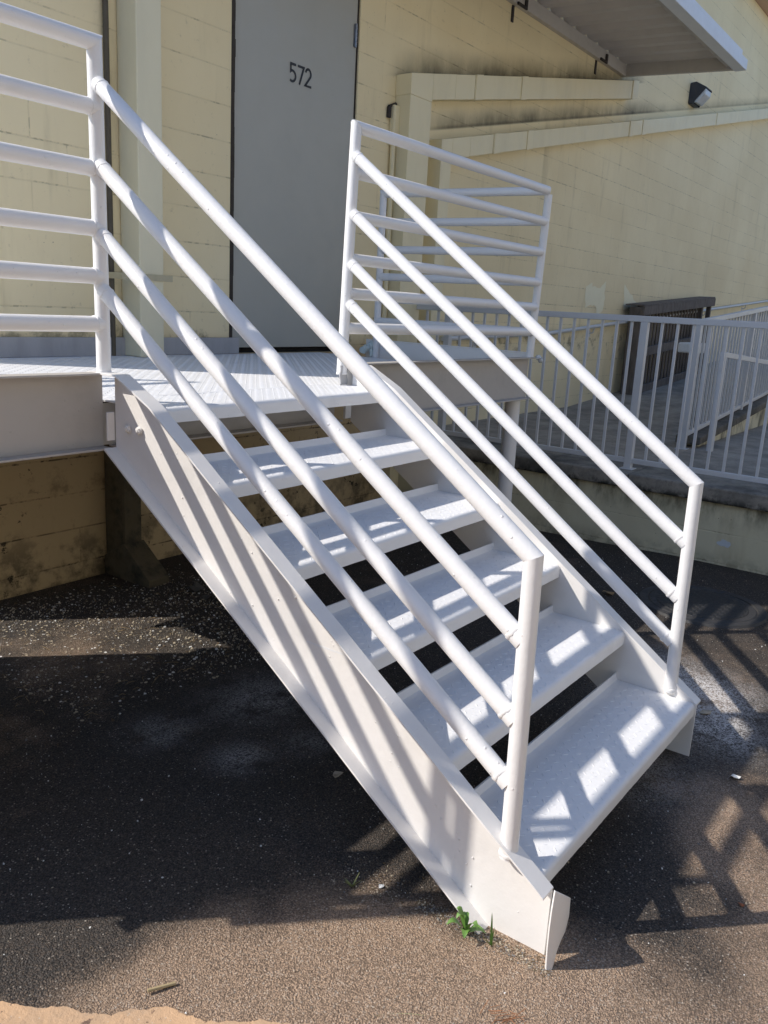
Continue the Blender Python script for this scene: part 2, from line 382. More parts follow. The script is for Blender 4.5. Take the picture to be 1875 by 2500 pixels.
# tan pavement edge in the near-left corner, broken outline
bm = B(); edge = [(-1.35, -.30), (-1.10, -.66), (-.97, -.86), (-.93, -.94), (-.865, -1.02), (-.815, -1.12), (-.77, -1.145), (-.72, -1.20), (-.685, -1.30), (-.60, -1.40), (-.53, -1.50), (-.475, -1.575), (-.40, -1.70), (-.30, -1.84), (-.2, -2.05)]
line = []
for i in range(len(edge)-1):
    for k in range(14):
        f = k/14; x = edge[i][0]*(1-f)+edge[i+1][0]*f; y = edge[i][1]*(1-f)+edge[i+1][1]*f
        n = noise.noise(Vector((x*17, y*17, 3)))*.016+noise.noise(Vector((x*70, y*70, 5)))*.007
        line.append((x+n*.7-.004, y+n*.7-.004))
lo = [bm.verts.new((x, y, gz(x, y)-.004)) for x, y in line]
hi = [bm.verts.new((x-.006, y-.006, gz(x, y)+.012)) for x, y in line]
far = [bm.verts.new((x-4, y-4, gz(x, y)+.012)) for x, y in line]
for i in range(len(line)-1):
    bm.faces.new((lo[i], lo[i+1], hi[i+1], hi[i])); bm.faces.new((hi[i], hi[i+1], far[i+1], far[i]))
tag(obj('pavement', bm, MPAVE), None, None, kind='structure')

# ------------------------------------------------------------------ building
bld = thing('building', 'long yellow painted block building with grey door 572', 'building', (3, 1.8, GZ))
WY = 1.8; XC = .10
bm = B()
# front face pieces around the door opening, 5.3 m high, end wall at XC
D0, D1, DT = 2.335, 3.575, 3.0
box(bm, XC, D0-.035, WY, WY+.2, -1.6, 5.28); box(bm, D1+.012, 30, WY, WY+.2, -1.6, 5.28)
box(bm, D0-.035, D1+.012, WY, WY+.2, DT, 5.28); box(bm, D0-.035, D1+.012, WY, WY+.2, -1.6, -.10)
box(bm, XC, XC+.2, WY+.2, 12, -1.6, 5.28); box(bm, 29.8, 30, WY+.2, 12, -1.6, 5.28); box(bm, XC, 30, 12, 12.2, -1.6, 5.28)
obj('wall', bm, MWALL, bld)
bm = B(); box(bm, XC-.02, 30.3, WY-.32, 12.7, 5.285, 5.46); box(bm, XC-.01, 30.25, WY-.27, 12.65, 5.462, 5.62)
obj('roof', bm, MEAVE, bld, bevel=.01)
# door
bm = B(); box(bm, D0, D1, WY+.018, WY+.065, -.062, DT-.01)
door = obj('door', bm, MDOOR, bld, bevel=.004)
bm = B()
for i in range(30):       # ragged dark reveal on the left
    z0 = -.10+i*.1034; w = .030+.007*noise.noise(Vector((0, 1, i*1.7)))
    box(bm, D0-.036, D0-.036+w, WY-.004+.0, WY+.06, z0, z0+.1034)
box(bm, D1+.002, D1+.011, WY+.012, WY+.06, -.1, DT); box(bm, D0-.03, D1+.01, WY+.005, WY+.06, DT-.009, DT-.001)
fr = obj('door_frame', bm, MFRAME, bld)
bm = B(); box(bm, D0-.001, D1, WY+.05, WY+.16, -.099, -.063); obj('threshold_gap', bm, MVOID, bld)
bm = B(); tube(bm, (3.551, WY+.006, 2.12), (3.551, WY+.006, 2.28), .0095, seg=14)
box(bm, 3.535, 3.560, WY+.012, WY+.020, 2.125, 2.275)
for k in range(4): tube(bm, (3.551, WY+.006, 2.155+k*.03), (3.551, WY+.006, 2.158+k*.03), .0125, seg=14)
hg = obj('hinge', bm, plain_mat('steel_hinge', (.30, .31, .33), .35, .4, 60, dark=.2, metal=.7), door); 
# numerals 572
def stroke(bm, pts, w, y):
    P = [Vector((p[0], 0, p[1])) for p in pts]; L = []
    for i, p in enumerate(P):
        if i == 0: d = (P[1]-P[0]).normalized(); m = 1
        elif i == len(P)-1: d = (P[-1]-P[-2]).normalized(); m = 1
        else:
            d1 = (P[i]-P[i-1]).normalized(); d2 = (P[i+1]-P[i]).normalized(); d = (d1+d2).normalized(); m = 1/max(.5, d.dot(d1))
        nn = Vector((-d.z, 0, d.x))*w/2*m
        L.append((bm.verts.new((p.x+nn.x, y, p.z+nn.z)), bm.verts.new((p.x-nn.x, y, p.z-nn.z))))
    for i in range(len(L)-1): bm.faces.new((L[i][0], L[i][1], L[i+1][1], L[i+1][0]))
def arc(cx, cz, rx, rz, a0, a1, n=14): return [(cx+rx*math.cos(math.radians(a0+(a1-a0)*i/n)), cz+rz*math.sin(math.radians(a0+(a1-a0)*i/n))) for i in range(n+1)]
bm = B(); yN = WY+.0155; sw = .0165
zt, zb = 1.862, 1.738
stroke(bm, [(2.920, zt-.008), (2.868, zt-.008), (2.868, 1.815)]+[(2.868, 1.806)]+arc(2.882, 1.779, .036, .034, 100, -125), sw, yN)
stroke(bm, [(2.938, zt-.008), (3.001, zt-.008), (2.958, zb)], sw, yN)
stroke(bm, arc(3.048, 1.825, .028, .031, 170, -25)+[(3.022, zb+.012), (3.018, zb+.008), (3.084, zb+.008)], sw, yN)
nb = obj('number', bm, MBLACK, door); nb['label'] = 'black numerals 572'
# touch-up patches on the wall
def patch(outl, y, mat, par, n=.02):
    bm = B(); pts = []
    for i in range(len(outl)):
        a, b = outl[i], outl[(i+1) % len(outl)]
        for k in range(8):
            f = k/8; x = a[0]*(1-f)+b[0]*f; z = a[1]*(1-f)+b[1]*f
            q = noise.noise(Vector((x*9, z*9, 1)))*n
            pts.append(bm.verts.new((x+q*1.5, y, z+q)))
    bm.faces.new(pts); return obj('paint_patch', bm, mat, par)
patch([(8.16, .36), (8.18, .64), (8.42, .66), (8.55, .60), (8.78, .74), (8.75, .36), (8.60, .30), (8.45, .42)], WY-.003, MPATCH, bld, .05)
patch([(9.45, .39), (9.40, .72), (9.55, .66), (9.88, .50), (9.90, .44)], WY-.003, MPATCH, bld, .03)

# grey kick plates of the deck (against the wall)
# ------------------------------------------------------------------ landing platform
land = thing('landing_platform', 'white steel landing with diamond plate deck and pipe guard rails', 'platform', (1.3, .8, GZ))
DZ = -.10
def lugs(bm, x0, x1, y0, y1, zf, cell=.033, keep=None):
    nx, ny = int((x1-x0)/cell), int((y1-y0)/cell)
    for i in range(nx):
        for j in range(ny):
            x = x0+(i+.5)*cell; y = y0+(j+.5)*cell
            if keep and not keep(x, y): continue
            a = math.pi/4 if (i+j) % 2 else -math.pi/4
            z = zf(x, y); c, s_ = math.cos(a), math.sin(a)
            L, W, H = .0120, .0046, .0016
            def P(u, v, h): return bm.verts.new((x+u*c-v*s_, y+u*s_+v*c, z+h))
            o_ = [P(L, 0, -.001), P(L*.45, W, -.001), P(-L*.45, W, -.001), P(-L, 0, -.001), P(-L*.45, -W, -.001), P(L*.45, -W, -.001)]
            t_ = [P(L*.6, 0, H), P(-L*.6, 0, H)]
            for f in ((0, 1, 'a'), ): pass
            bm.faces.new((o_[0], o_[1], t_[0])); bm.faces.new((o_[1], o_[2], t_[1], t_[0])); bm.faces.new((o_[2], o_[3], t_[1]))
            bm.faces.new((o_[3], o_[4], t_[1])); bm.faces.new((o_[4], o_[5], t_[0], t_[1])); bm.faces.new((o_[5], o_[0], t_[0]))
bm = B()
def deckf(u, v): return ((-.13+u*3.35, .0235+v*1.75, DZ), (0, 0, 1))
grid_plate(bm, lambda u, v: ((-1.5+u*1.37, .0235+v*1.33, DZ), (0, 0, 1)), 20, 20, .008, warp=lambda p: .0025*noise.noise(p*1.1))
grid_plate(bm, deckf, 60, 24, .008, warp=lambda p: .0025*noise.noise(p*1.1))
lugs(bm, -.35, 3.2, .05, 1.76, lambda x, y: DZ+.0025*noise.noise(Vector((x, y, DZ))*1.1), keep=lambda x, y: not (x < XC and y > 1.3))
obj('deck_plate', bm, MWP, land, smooth=True)
bm = B(); box(bm, XC, 2.366, WY-.030, WY-.010, -.099, .008)
obj('kick_plate', bm, MKICK, land, bevel=.002)
# front channel beam: web + flanges toward the viewer, coped hole beside the stringer
def chan(bm, x0, x1, ztop=0.0, zbot=-.27):
    n = max(4, int((x1-x0)/.06))
    grid_plate(bm, lambda u, v: ((x0+(x1-x0)*u, .016, zbot+.007+v*(ztop-zbot-.014)), (0, -1, 0)), n, 6, .007, warp=lambda p: .0022*noise.noise(p*3.1))
    grid_plate(bm, lambda u, v: ((x0+(x1-x0)*u, -.034+v*.060, ztop), (0, 0, 1)), n, 2, .0075, warp=lambda p: .0015*noise.noise(p*4))
    grid_plate(bm, lambda u, v: ((x0+(x1-x0)*u, -.036+v*.062, zbot+.0075), (0, 0, 1)), n, 2, .0075, warp=lambda p: .0015*noise.noise(p*4+Vector((9, 0, 0))))
bm = B(); chan(bm, -1.53, .012); o = obj('front_beam', bm, MBEAM, land, smooth=True, bevel=.0015)
bm = B()
grid_plate(bm, lambda u, v: ((.012+1.30*u, .030, -.263+v*.150), (0, -1, 0)), 20, 3, .007, warp=lambda p: .002*noise.noise(p*3.1))
grid_plate(bm, lambda u, v: ((.045+1.26*u, -.030+v*.062, -.2625), (0, 0, 1)), 20, 2, .0075)
o = obj('front_beam', bm, MBEAM, land, smooth=True, bevel=.0015)
bm = B(); chan(bm, 1.405, 3.27); o = obj('front_beam', bm, MBEAM, land, smooth=True, bevel=.0015)
bm = B()   # stub plate where the channel meets the right stringer, and the clip angle at the left
box(bm, 1.345, 1.404, -.012, .002, -.262, -.002)
obj('clip_plate', bm, MW, land, bevel=.002); bm = B(); box(bm, -.016, .014, -.046, -.038, -.235, -.135); obj('clip_plate', bm, MW, land, bevel=.002)
bm = B()   # side channel on the right, standing 3 cm proud
grid_plate(bm, lambda u, v: ((3.262, .03+u*1.32, -.26+v*.28), (-1, 0, 0)), 16, 4, .007, warp=lambda p: .002*noise.noise(p*3))
box(bm, 3.262, 3.312, .03, 1.35, .021, .028); box(bm, 3.262, 3.312, .03, 1.35, -.269, -.262)
obj('side_beam', bm, MW, land, bevel=.0015)
bm = B(); box(bm, 3.255, 3.262, 1.30, 1.352, -.098, .028); box(bm, 2.2, 3.25, 1.775, 1.785, -.27, -.112); box(bm, -.1, 2.2, 1.772, 1.784, -.27, -.112); box(bm, -1.5, -.1, 1.340, 1.352, -.27, -.112)
for xx in (.7, 1.5, 2.3): box(bm, xx, xx+.05, .05, 1.77, -.20, -.112)
obj('joist', bm, MW, land, bevel=.0015)
bm = B(); tube(bm, (3.185, .06, -.271), (3.185, .06, GZ-.1), .050, seg=30); obj('column', bm, MWT, land, smooth=True)
bm = B(); tube(bm, (-1.42, .06, -.271), (-1.42, .06, GZ-.1), .050, seg=30); obj('column', bm, MWT, land, smooth=True)
HB = [.848, .662, .475, .321, .163]; T = 1.040; PR = .0245; RR = .0265
def post(x, y, z0, z1, n1=None, par=land, r=PR, x1=None, name='post'):
    bm = B(); p1 = (x if x1 is None else x1, y, z1); tube(bm, (x, y, z0), p1, r, n1=n1, rings=8, jit=.0015); weld(bm, (x, y, z0+.004), (0, 0, 1), r)
    return obj(name, bm, MWT, par, smooth=True)
def bar(p0, p1, r=RR, n0=None, n1=None, par=land, w0=True, w1=True, name='rail', rings=8):
    p0, p1 = Vector(p0), Vector(p1); d = (p1-p0).normalized()
    bm = B(); tube(bm, p0, p1, r, n0, n1, rings=rings, jit=.002)
    if w0: weld(bm, p0+d*.026, d, r)
    if w1: weld(bm, p1-d*.026, d, r)
    return obj(name, bm, MWT, par, smooth=True)
mit = (1, 0, -1)
# left guard A (x=0) to end post (x=-1.53)
XL = -1.53
post(.008, 0, -.002, T, n1=(1, 0, -1), x1=.003)
bar((XL, 0, T), (.003, 0, T), n0=(1, 0, 1), n1=(1, 0, -1), w0=False, w1=False)
post(XL, 0, -.002, T, n1=(1, 0, 1))
for h in HB: bar((XL, 0, h), (.004, 0, h))
# back guard on the left, behind the building corner
post(-1.452, 0, -.002, 1.19); bar((XL+.08, 0, 1.187), (-.78, 0, 1.187)); post(-.78, 0, T+.02, 1.19)  # unseen extra posts and high rail, added for the shadows they cast
bm = B(); box(bm, -1.49, -1.14, -.006, .006, .004, .19); obj('gusset', bm, MW, land)  # unseen plate added to block low sun through the bottom gap
post(XL, 1.32, DZ, T, n1=(1, 0, 1)); post(-.20, 1.32, DZ, T, n1=(1, 0, -1))
bar((XL, 1.32, T), (-.20, 1.32, T), n0=(1, 0, 1), n1=(1, 0, -1), w0=False, w1=False)
for h in HB: bar((XL, 1.32, h), (-.20, 1.32, h))
# right guard C - E - F
CXb, CXt = 1.318, 1.352; EXb, EXt = 3.247, 3.306
post(CXb, 0, -.05, T, n1=(1, 0, 1), x1=CXt)
bm = B(); grid_plate(bm, lambda u, v: ((CXb-.030+.052*u+.004*math.sin(v*9), -.018, -.098+.09*v), (0, -1, 0)), 2, 8, .006); obj('gusset', bm, MKICK, land)
bar((CXt, 0, T), (EXt, 0, T-.012), n0=(1, 0, 1), n1=(1, -1, 0), w0=False, w1=False)
post(EXb, 0, .0, T-.035, x1=EXt-.002)
F = (3.245, 1.25)
bar((EXt, 0, T-.012), (F[0], F[1], T), n0=(1, -1, 0), n1=(0, 1, -1), w0=False, w1=False)
post(F[0], F[1], -.1, T, n1=(0, 1, -1))
for h in HB:
    fx = lambda hh: EXb+(EXt-EXb)*hh/T; cx_ = lambda hh: CXb+(CXt-CXb)*(hh)/T
    bar((cx_(h), 0, h), (fx(h), 0, h-.004)); bar((fx(h)-.01, .01, h-.004), (F[0], F[1], h))
bm = B()    # side return on the far left (stair opening guard)
# ------------------------------------------------------------------ stairs
st = thing('steel_stairs', 'white steel staircase with five diamond plate treads and sloping pipe rails', 'stairs', (.66, -1.0, GZ))
def ztop(y):   # y negative
    a = -y
    if a < .115: return 0.0
    if a < .29: return -(a-.115)/(.175)*.088
    return -.088-(a-.29)*.7035
def zbot(y): return -.268-( -y-.045)*.690
ZE = GZ-.02
def stringer(xw, xo, sgn, yend):
    "sgn: side the flanges point to; xw web face on flange side, xo flange tip"
    bm = B(); N = 60; y0 = -.045
    Y = [y0+(yend-y0)*i/N for i in range(N+1)]
    wp = lambda p: .0035*noise.noise(p*2.4)+.0012*noise.noise(p*9)
    grid_plate(bm, lambda u, v: ((xw, y0+(yend-y0)*u, max(ZE, zbot(y0+(yend-y0)*u))*(1-v)+v*(ztop(y0+(yend-y0)*u)-.004)), (sgn, 0, 0)), N, 8, .008, warp=wp)
    # top flange
    brk = [.045, .0, -.045, -.08, -.115, -.16, -.205, -.25, -.29]+[-.29+(yend+.29)*i/40 for i in range(1, 41)]
    def strip(ysl, zf, th, xa, xb):
        top = []
        for y in ysl:
            z = zf(y) + .0012*noise.noise(Vector((xw, y*6, 2)))
            top.append([bm.verts.new((xa, y, z)), bm.verts.new((xb + sgn*.0015*noise.noise(Vector((1, y*9, 2))), y, z)), bm.verts.new((xb, y, z-th)), bm.verts.new((xa, y, z-th))])
        for i in range(len(top)-1):
            for k in range(4): bm.faces.new((top[i][k], top[i][(k+1) % 4], top[i+1][(k+1) % 4], top[i+1][k]))
        bm.faces.new(top[0]); bm.faces.new(top[-1][::-1])
    strip(brk, ztop, .0065, xw-sgn*.010, xo)
    bl = [y0+(yend-y0)*i/50 for i in range(51) if zbot(y0+(yend-y0)*i/50) > ZE-.01]
    strip(bl, lambda y: zbot(y)+.0085, .0085, xw-sgn*.0075, xo)
    # paint drips / weld lumps
    for i in range(14):
        y = rnd.uniform(yend+.05, -.2); z = zbot(y)*.5+ztop(y)*.5+rnd.uniform(-.12, .12)
        if ZE < z: blob(bm, (xw+sgn*.001, y, z), rnd.uniform(.002, .0045), sx=.6, sub=1)
    return obj('stringer', bm, MW, st, smooth=True, bevel=.0012)
sl = stringer(.018, -.032, -1, -1.826); sl['label'] = 'left stringer with its peeled end flap'
sr = stringer(1.352, 1.398, 1, -1.800)
# bent flap at the left foot
bm = B()
cl = [(-.026, -1.853, GZ-.012), (-.036, -1.854, GZ+.07), (-.040, -1.855, GZ+.14), (-.038, -1.855, GZ+.19), (-.026, -1.853, -1.135)]
cr = [(-.010, -1.856, GZ-.010), (.020, -1.858, GZ+.035), (.060, -1.860, GZ+.065), (.074, -1.860, GZ+.105), (.078, -1.857, -1.217)]
def lerp3(L, t):
    t *= len(L)-1; i = min(int(t), len(L)-2); f = t-i; f = f*f*(3-2*f)*.5+f*.5
    return Vector(L[i]).lerp(Vector(L[i+1]), f)
grid_plate(bm, lambda u, v: (lerp3(cl, v).lerp(lerp3(cr, v), u)+Vector((0, -.010*math.sin(u*math.pi), 0)), (-.45, -.85, .1)), 6, 18, .006)
obj('end_flap', bm, MW, st, smooth=True, bevel=.001)
# nuts
for (yy, zz) in ((-.122, -.185), (-.182, -.184)):
    bm = B(); xw = .013
    def hexa(x0, x1, r, s=6, rot=.2):
        a = [bm.verts.new((x0, yy+r*math.cos(rot+2*math.pi*i/s), zz+r*math.sin(rot+2*math.pi*i/s))) for i in range(s)]
        b = [bm.verts.new((x1, yy+r*math.cos(rot+2*math.pi*i/s), zz+r*math.sin(rot+2*math.pi*i/s))) for i in range(s)]
        for i in range(s): bm.faces.new((a[i], a[(i+1) % s], b[(i+1) % s], b[i]))
        bm.faces.new(a[::-1]); bm.faces.new(b)
    hexa(xw, xw-.003, .015, 20); hexa(xw-.002, xw-.011, .0125); hexa(xw-.010, xw-.015, .0070, 16)
    obj('bolt', bm, MW, sl if False else st, bevel=.0015)
# treads
RUN, RISE, Y0 = .305, .2095, -.270
def tread(yn, z, back, lip, x0=.020, x1=1.343):
    th = .006; prof = []
    if lip: prof += [(back+.004, z+.030), (back+.002, z+.012)]
    prof += [(back-.002, z+.002), (back-.012, z)]
    nseg = 10
    for i in range(1, nseg): prof.append((back-.012+(yn+.018-back+.012)*i/nseg, z))
    for i in range(7):
        a = math.radians(90*i/6); prof.append((yn+.018-.018*math.sin(a), z-.018+.018*math.cos(a)))
    prof += [(yn, z-.034), (yn+.001, z-.052)]
    nx = 64; rows = []
    for k in range(nx+1):
        x = x0+(x1-x0)*k/nx; r = []
        for (y, zz) in prof:
            w = .0015*noise.noise(Vector((x*4, y*4, z*7))); e = .0018*noise.noise(Vector((x*22, z*3, 1))) if abs(y-yn) < .02 else 0
            r.append(bm_.verts.new((x, y-abs(e), zz+w)))
        rows.append(r)
    bt = []
    for k in range(nx+1):
        r = []
        for i, v in enumerate(rows[k]):
            a = rows[k][max(i-1, 0)].co; b = rows[k][min(i+1, len(prof)-1)].co
            d = (b-a); nr = Vector((0, d.z, -d.y)).normalized()
            if nr.z < -.2: nr = -nr
            nr = Vector((0, d.z, -d.y)).normalized()
            r.append(bm_.verts.new(v.co - nr*th))
        bt.append(r)
    n = len(prof)
    for k in range(nx):
        for i in range(n-1):
            bm_.faces.new((rows[k][i], rows[k+1][i], rows[k+1][i+1], rows[k][i+1])); bm_.faces.new((bt[k][i], bt[k][i+1], bt[k+1][i+1], bt[k+1][i]))
        for i in (0, n-1): bm_.faces.new((rows[k][i], rows[k+1][i], bt[k+1][i], bt[k][i]))
    for i in range(n-1):
        for k in (0, nx): bm_.faces.new((rows[k][i], rows[k][i+1], bt[k][i+1], bt[k][i]))
for k in range(6):
    bm_ = B(); yn = Y0-k*RUN; z = DZ-k*RISE
    tread(yn, z, .040 if k == 0 else yn+.315, k > 0, x1=1.343)
    zt_ = z
    lugs(bm_, .03, 1.335, yn+.006, (.036 if k == 0 else yn+.30), lambda x, y: zt_+.0015*noise.noise(Vector((x*4, y*4, zt_*7)))-(max(0, yn+.018-y)**2)/.036)
    obj('tread', bm_, MWP, st, smooth=True)
# newel posts and sloping rails
SL = [.917, .671, .455, .276]
def stair_rails(xa, ya, xb, yb, m1, m, ztopB, zbB):
    d = Vector((xb-xa, yb-ya, 0)); L = d.length
    dirv = Vector((xb-xa, yb-ya, ztopB-SL[0])).normalized()
    nb = (dirv+Vector((0, 0, -1))).normalized()  # mitre plane normal between rail dir and post(down)
    bm = B(); tube(bm, (xa, ya, SL[0]), (xb, yb, ztopB), PR, None, nb, rings=14, jit=.0025); weld(bm, Vector((xa, ya, SL[0]))+dirv*.022, dirv, PR)
    obj('handrail', bm, MWT, st, smooth=True)
    bm = B(); tube(bm, (xb, yb-.012, zbB-.005), (xb, yb, ztopB), PR, None, nb, rings=8, jit=.0015); weld(bm, (xb, yb-.012, zbB+.006), (0, 0, 1), PR, 16, .0045)
    obj('newel_post', bm, MWT, st, smooth=True)
    for s in SL[1:]:
        p0 = Vector((xa, ya, s)); p1 = Vector((xb, yb+.006, s-m*(-yb-.03)))
        dv = (p1-p0).normalized()
        bm = B(); tube(bm, p0, p1, PR, rings=14, jit=.003); weld(bm, p0+dv*.024, dv, PR); weld(bm, p1-dv*.034, dv, PR*.985, 18, .0042); blob(bm, p1-dv*.042+Vector((-.006, 0, -.014)), .0115, n=.55)
        obj('mid_rail', bm, MWT, st, smooth=True)
stair_rails(.0, -.02, .003, -1.690, .733, .717, -.300, -1.118)
stair_rails(CXb+.012, -.02, 1.352, -1.680, .741, .732, -.306, -1.126)

# unseen block walls added to shade the ground under the far-left landing
shade_pier = thing('shade_block_pier', 'unseen yellow block walls added to shade the ground under the landing', 'shade_pier', (-1.4, 1.2, GZ))
bm = B(); box(bm, -1.50, -1.40, .030, 1.36, GZ-.2, -.110); box(bm, -1.50, -.33, 1.361, 1.50, GZ-.2, -.110); obj('wall', bm, MLOW, shade_pier)

# ------------------------------------------------------------------ downpipe
dp = thing('downpipe', 'large square cream downpipe standing on the landing beside the grey door', 'downpipe', (1.5, 1.7, GZ))
bm = B(); box(bm, 1.428, 1.600, 1.622, 1.793, -.098, 4.9); obj('pipe', bm, MPIPE, dp, bevel=.006)
bm = B(); box(bm, 1.27, 1.395, 1.60, 1.79, GZ+.05, -.115)
prism(bm, [(1.79, GZ+.05), (1.60, GZ+.16), (1.36, GZ-.02), (1.36, GZ-.07), (1.79, GZ-.07)], 0, 1.255, 1.41)
obj('boot', bm, MPIPED, dp, bevel=.006)
bm = B(); box(bm, 1.30, 1.66, 1.612, 1.618, .345, .380); box(bm, 1.30, 1.31, 1.618, 1.79, .345, .38); 
for xx in (1.35, 1.385, 1.41): tube(bm, (xx, 1.612, .362), (xx, 1.606, .362), .006, seg=10)
obj('strap', bm, MSTRAP, dp, bevel=.001)
bm = B(); tube(bm, (1.345, 1.775, -.1), (1.345, 1.775, 4.9), .016, seg=14); tag(obj('conduit', bm, plain_mat('dark_conduit', (.10, .085, .06), .7, .6, 9, dark=.4, streak=True), smooth=True), 'thin dark conduit running up the wall left of the square downpipe', 'conduit')

# ------------------------------------------------------------------ sloping ducts
def duct(name, label, xa, xb, w, z_at, sl, xe, hgt, joints, cut=None):
    t = thing(name, label, 'duct', (xa, WY, z_at), 'cream pipe ducts rising along the wall')
    d = .15; yf = WY-d
    bm = B(); zc = z_at+sl*(xb-xa)
    box(bm, xa, xb, yf, WY-.001, -1.3, zc-hgt-.02); obj('riser', bm, MDUCT, t, bevel=.004)
    bm = B(); prism(bm, [(xa-.003, zc-hgt-.02), (xb+.003, zc-hgt-.02), (xb+.003, zc-hgt+.005), (xb+.003, zc+.0), (xa-.003, z_at)], 1, yf-.003, WY-.001); obj('elbow', bm, MDUCT, t, bevel=.004)
    js = [xb+.004]+joints+[xe]
    for i in range(len(js)-1):
        a, b = js[i], js[i+1]; g = .006
        bm = B(); z = lambda x: z_at+sl*(x-xa)
        prism(bm, [(a+g/2, z(a)-hgt), (b-g/2, z(b)-hgt), (b-g/2, z(b)), (a+g/2, z(a))], 1, yf+(.003 if i % 2 else 0), WY-.001)
        obj('duct_section', bm, MDUCT, t, bevel=.003)
    for x in joints[1:]:
        bm = B(); z = lambda q: z_at+sl*(q-xa)
        prism(bm, [(x+.01, z(x+.01)-hgt-.004), (x+.12, z(x+.12)-hgt-.004), (x+.12, z(x+.12)+.004), (x+.01, z(x+.01)+.004)], 1, yf-.005, WY-.001)
        obj('cover', bm, MDUCT, t, bevel=.002)
    return t
duct('pipe_duct', 'upper cream duct that turns along the wall and ends under the awning', 4.07, 4.37, .3, 2.052, .2095, 8.75, .195, [4.72, 5.03, 5.85, 8.55])
duct('pipe_duct', 'lower cream duct climbing the wall past the black lamp', 4.56, 4.72, .16, 1.655, .2235, 19.5, .165, [5.02, 5.42, 6.05, 8.6, 9.0, 11.9, 15])
cd = thing('thin_conduit', 'thin cream conduit with a hooked top left of the ducts', 'conduit', (4.05, WY, .9))
bm = B(); tube(bm, (4.03, 1.77, -.2), (4.03, 1.77, 1.52), .021, seg=14); obj('pipe', bm, MDUCT, cd, smooth=True)
bm = B(); box(bm, 4.0, 4.075, 1.745, 1.799, 1.52, 1.82); obj('sleeve', bm, MDUCT, cd, bevel=.012)
bm = B(); tube(bm, (3.975, 1.785, 1.72), (3.975, 1.785, 1.80), .018, seg=12); tube(bm, (3.975, 1.785, 1.80), (4.06, 1.785, 1.835), .014, seg=12); obj('hook', bm, MBRK, cd, smooth=True)

# ------------------------------------------------------------------ awning
aw = thing('awning', 'grey corrugated awning bolted to the wall above the ramp', 'awning', (5.5, WY, 3.0))
AX0, AX1, AY = 2.0, 8.58, .52
bm = B(); n = int((AX1-AX0)/.02); prev = None
for i in range(n+1):
    x = AX0+(AX1-AX0)*i/n; ph = ((x-AX0) % .30)/.30
    h = .055*min(1, max(0, (abs(ph-.5)-.18)/.10))
    c = [bm.verts.new((x, WY-.01, 3.170+h)), bm.verts.new((x, AY, 3.110+h)), bm.verts.new((x, AY, 3.114+h)), bm.verts.new((x, WY-.01, 3.174+h))]
    if prev:
        for k in range(4): bm.faces.new((prev[k], prev[(k+1) % 4], c[(k+1) % 4], c[k]))
    prev = c
obj('roof_sheet', bm, MAWN, aw)
bm = B(); box(bm, AX0, AX1, WY-.055, WY-.002, 3.045, 3.168); obj('wall_beam', bm, MAWNB, aw, bevel=.003)
bm = B(); prism(bm, [(WY-.056, 3.045), (WY-.056, 3.195), (AY, 3.135), (AY, 2.985)], 0, AX1-.045, AX1); obj('end_beam', bm, MAWNB, aw, bevel=.003)
bm = B(); box(bm, AX0, AX1-.047, AY+.02, AY+.075, 3.02, 3.105); obj('outer_beam', bm, MAWNB, aw, bevel=.003)
bm = B(); box(bm, AX0, AX1+.02, AY-.12, AY-.004, 2.98, 2.992); box(bm, AX0, AX1+.02, AY-.128, AY-.120, 2.98, 3.085); box(bm, AX0, AX1+.02, AY-.06, AY-.045, 3.02, 3.19)
obj('gutter', bm, MAWNW, aw, bevel=.003)
for x in (5.83, 7.78):
    bm = B(); box(bm, x-.02, x+.02, WY-.012, WY-.001, 2.90, 3.04); box(bm, x-.02, x+.16, WY-.075, WY-.056, 3.035, 3.06); box(bm, x+.12, x+.16, WY-.075, WY-.057, 3.06, 3.13)
    obj('bracket', bm, MBRK, aw, bevel=.003)

# ------------------------------------------------------------------ wall lamp
wl = thing('wall_lamp', 'black wedge shaped wall lamp with frosted lens above the lower duct', 'lamp', (11.1, WY, 3.38))
LX, LZ, LK = 11.13, 3.385, .66
def lp(pts): return [(WY-.001 if y == 0 else WY-y*LK, LZ+(z-3.36)*LK) for y, z in pts]
bm = B()
for (a, b) in ((-.215, -.195), (.195, .215)): prism(bm, lp([(0, 3.17), (0, 3.55), (.12, 3.57), (.34, 3.46), (.345, 3.44), (.14, 3.21), (.12, 3.15)]), 0, LX+a*LK, LX+b*LK)
prism(bm, lp([(0, 3.15), (0, 3.57), (.12, 3.585), (.35, 3.46), (.345, 3.44), (.12, 3.55), (.09, 3.15)]), 0, LX-.194*LK, LX+.194*LK)
obj('housing', bm, MLAMPD, wl, bevel=.004)
bm = B(); prism(bm, lp([(.10, 3.19), (.10, 3.54), (.335, 3.43), (.33, 3.33), (.18, 3.17)]), 0, LX-.190*LK, LX+.190*LK); obj('lens', bm, MLENS, wl, bevel=.006)

# wall handrail along the ramp
hr = thing('wall_handrail', 'grey handrail fixed to the yellow wall along the ramp', 'handrail', (10, WY, .3))
zh = lambda x: .07+.0705*(x-7.1)
bm = B(); tube(bm, (4.9, WY-.07, zh(6.2)), (7.1, WY-.07, zh(7.1)), .022); tube(bm, (7.1, WY-.07, zh(7.1)), (18.2, WY-.07, zh(18.2)), .022); obj('rail', bm, MWF, hr, smooth=True)
for x in (5.6, 8.4, 10.4, 13.0, 15.5, 17.6):
    bm = B(); z = zh(max(x, 6.6)); tube(bm, (x, WY-.07, z-.02), (x, WY-.05, z-.08), .009, seg=10); tube(bm, (x, WY-.05, z-.08), (x, WY-.004, z-.09), .009, seg=10); box(bm, x-.03, x+.03, WY-.008, WY-.001, z-.13, z-.06); obj('bracket', bm, MWF, hr)

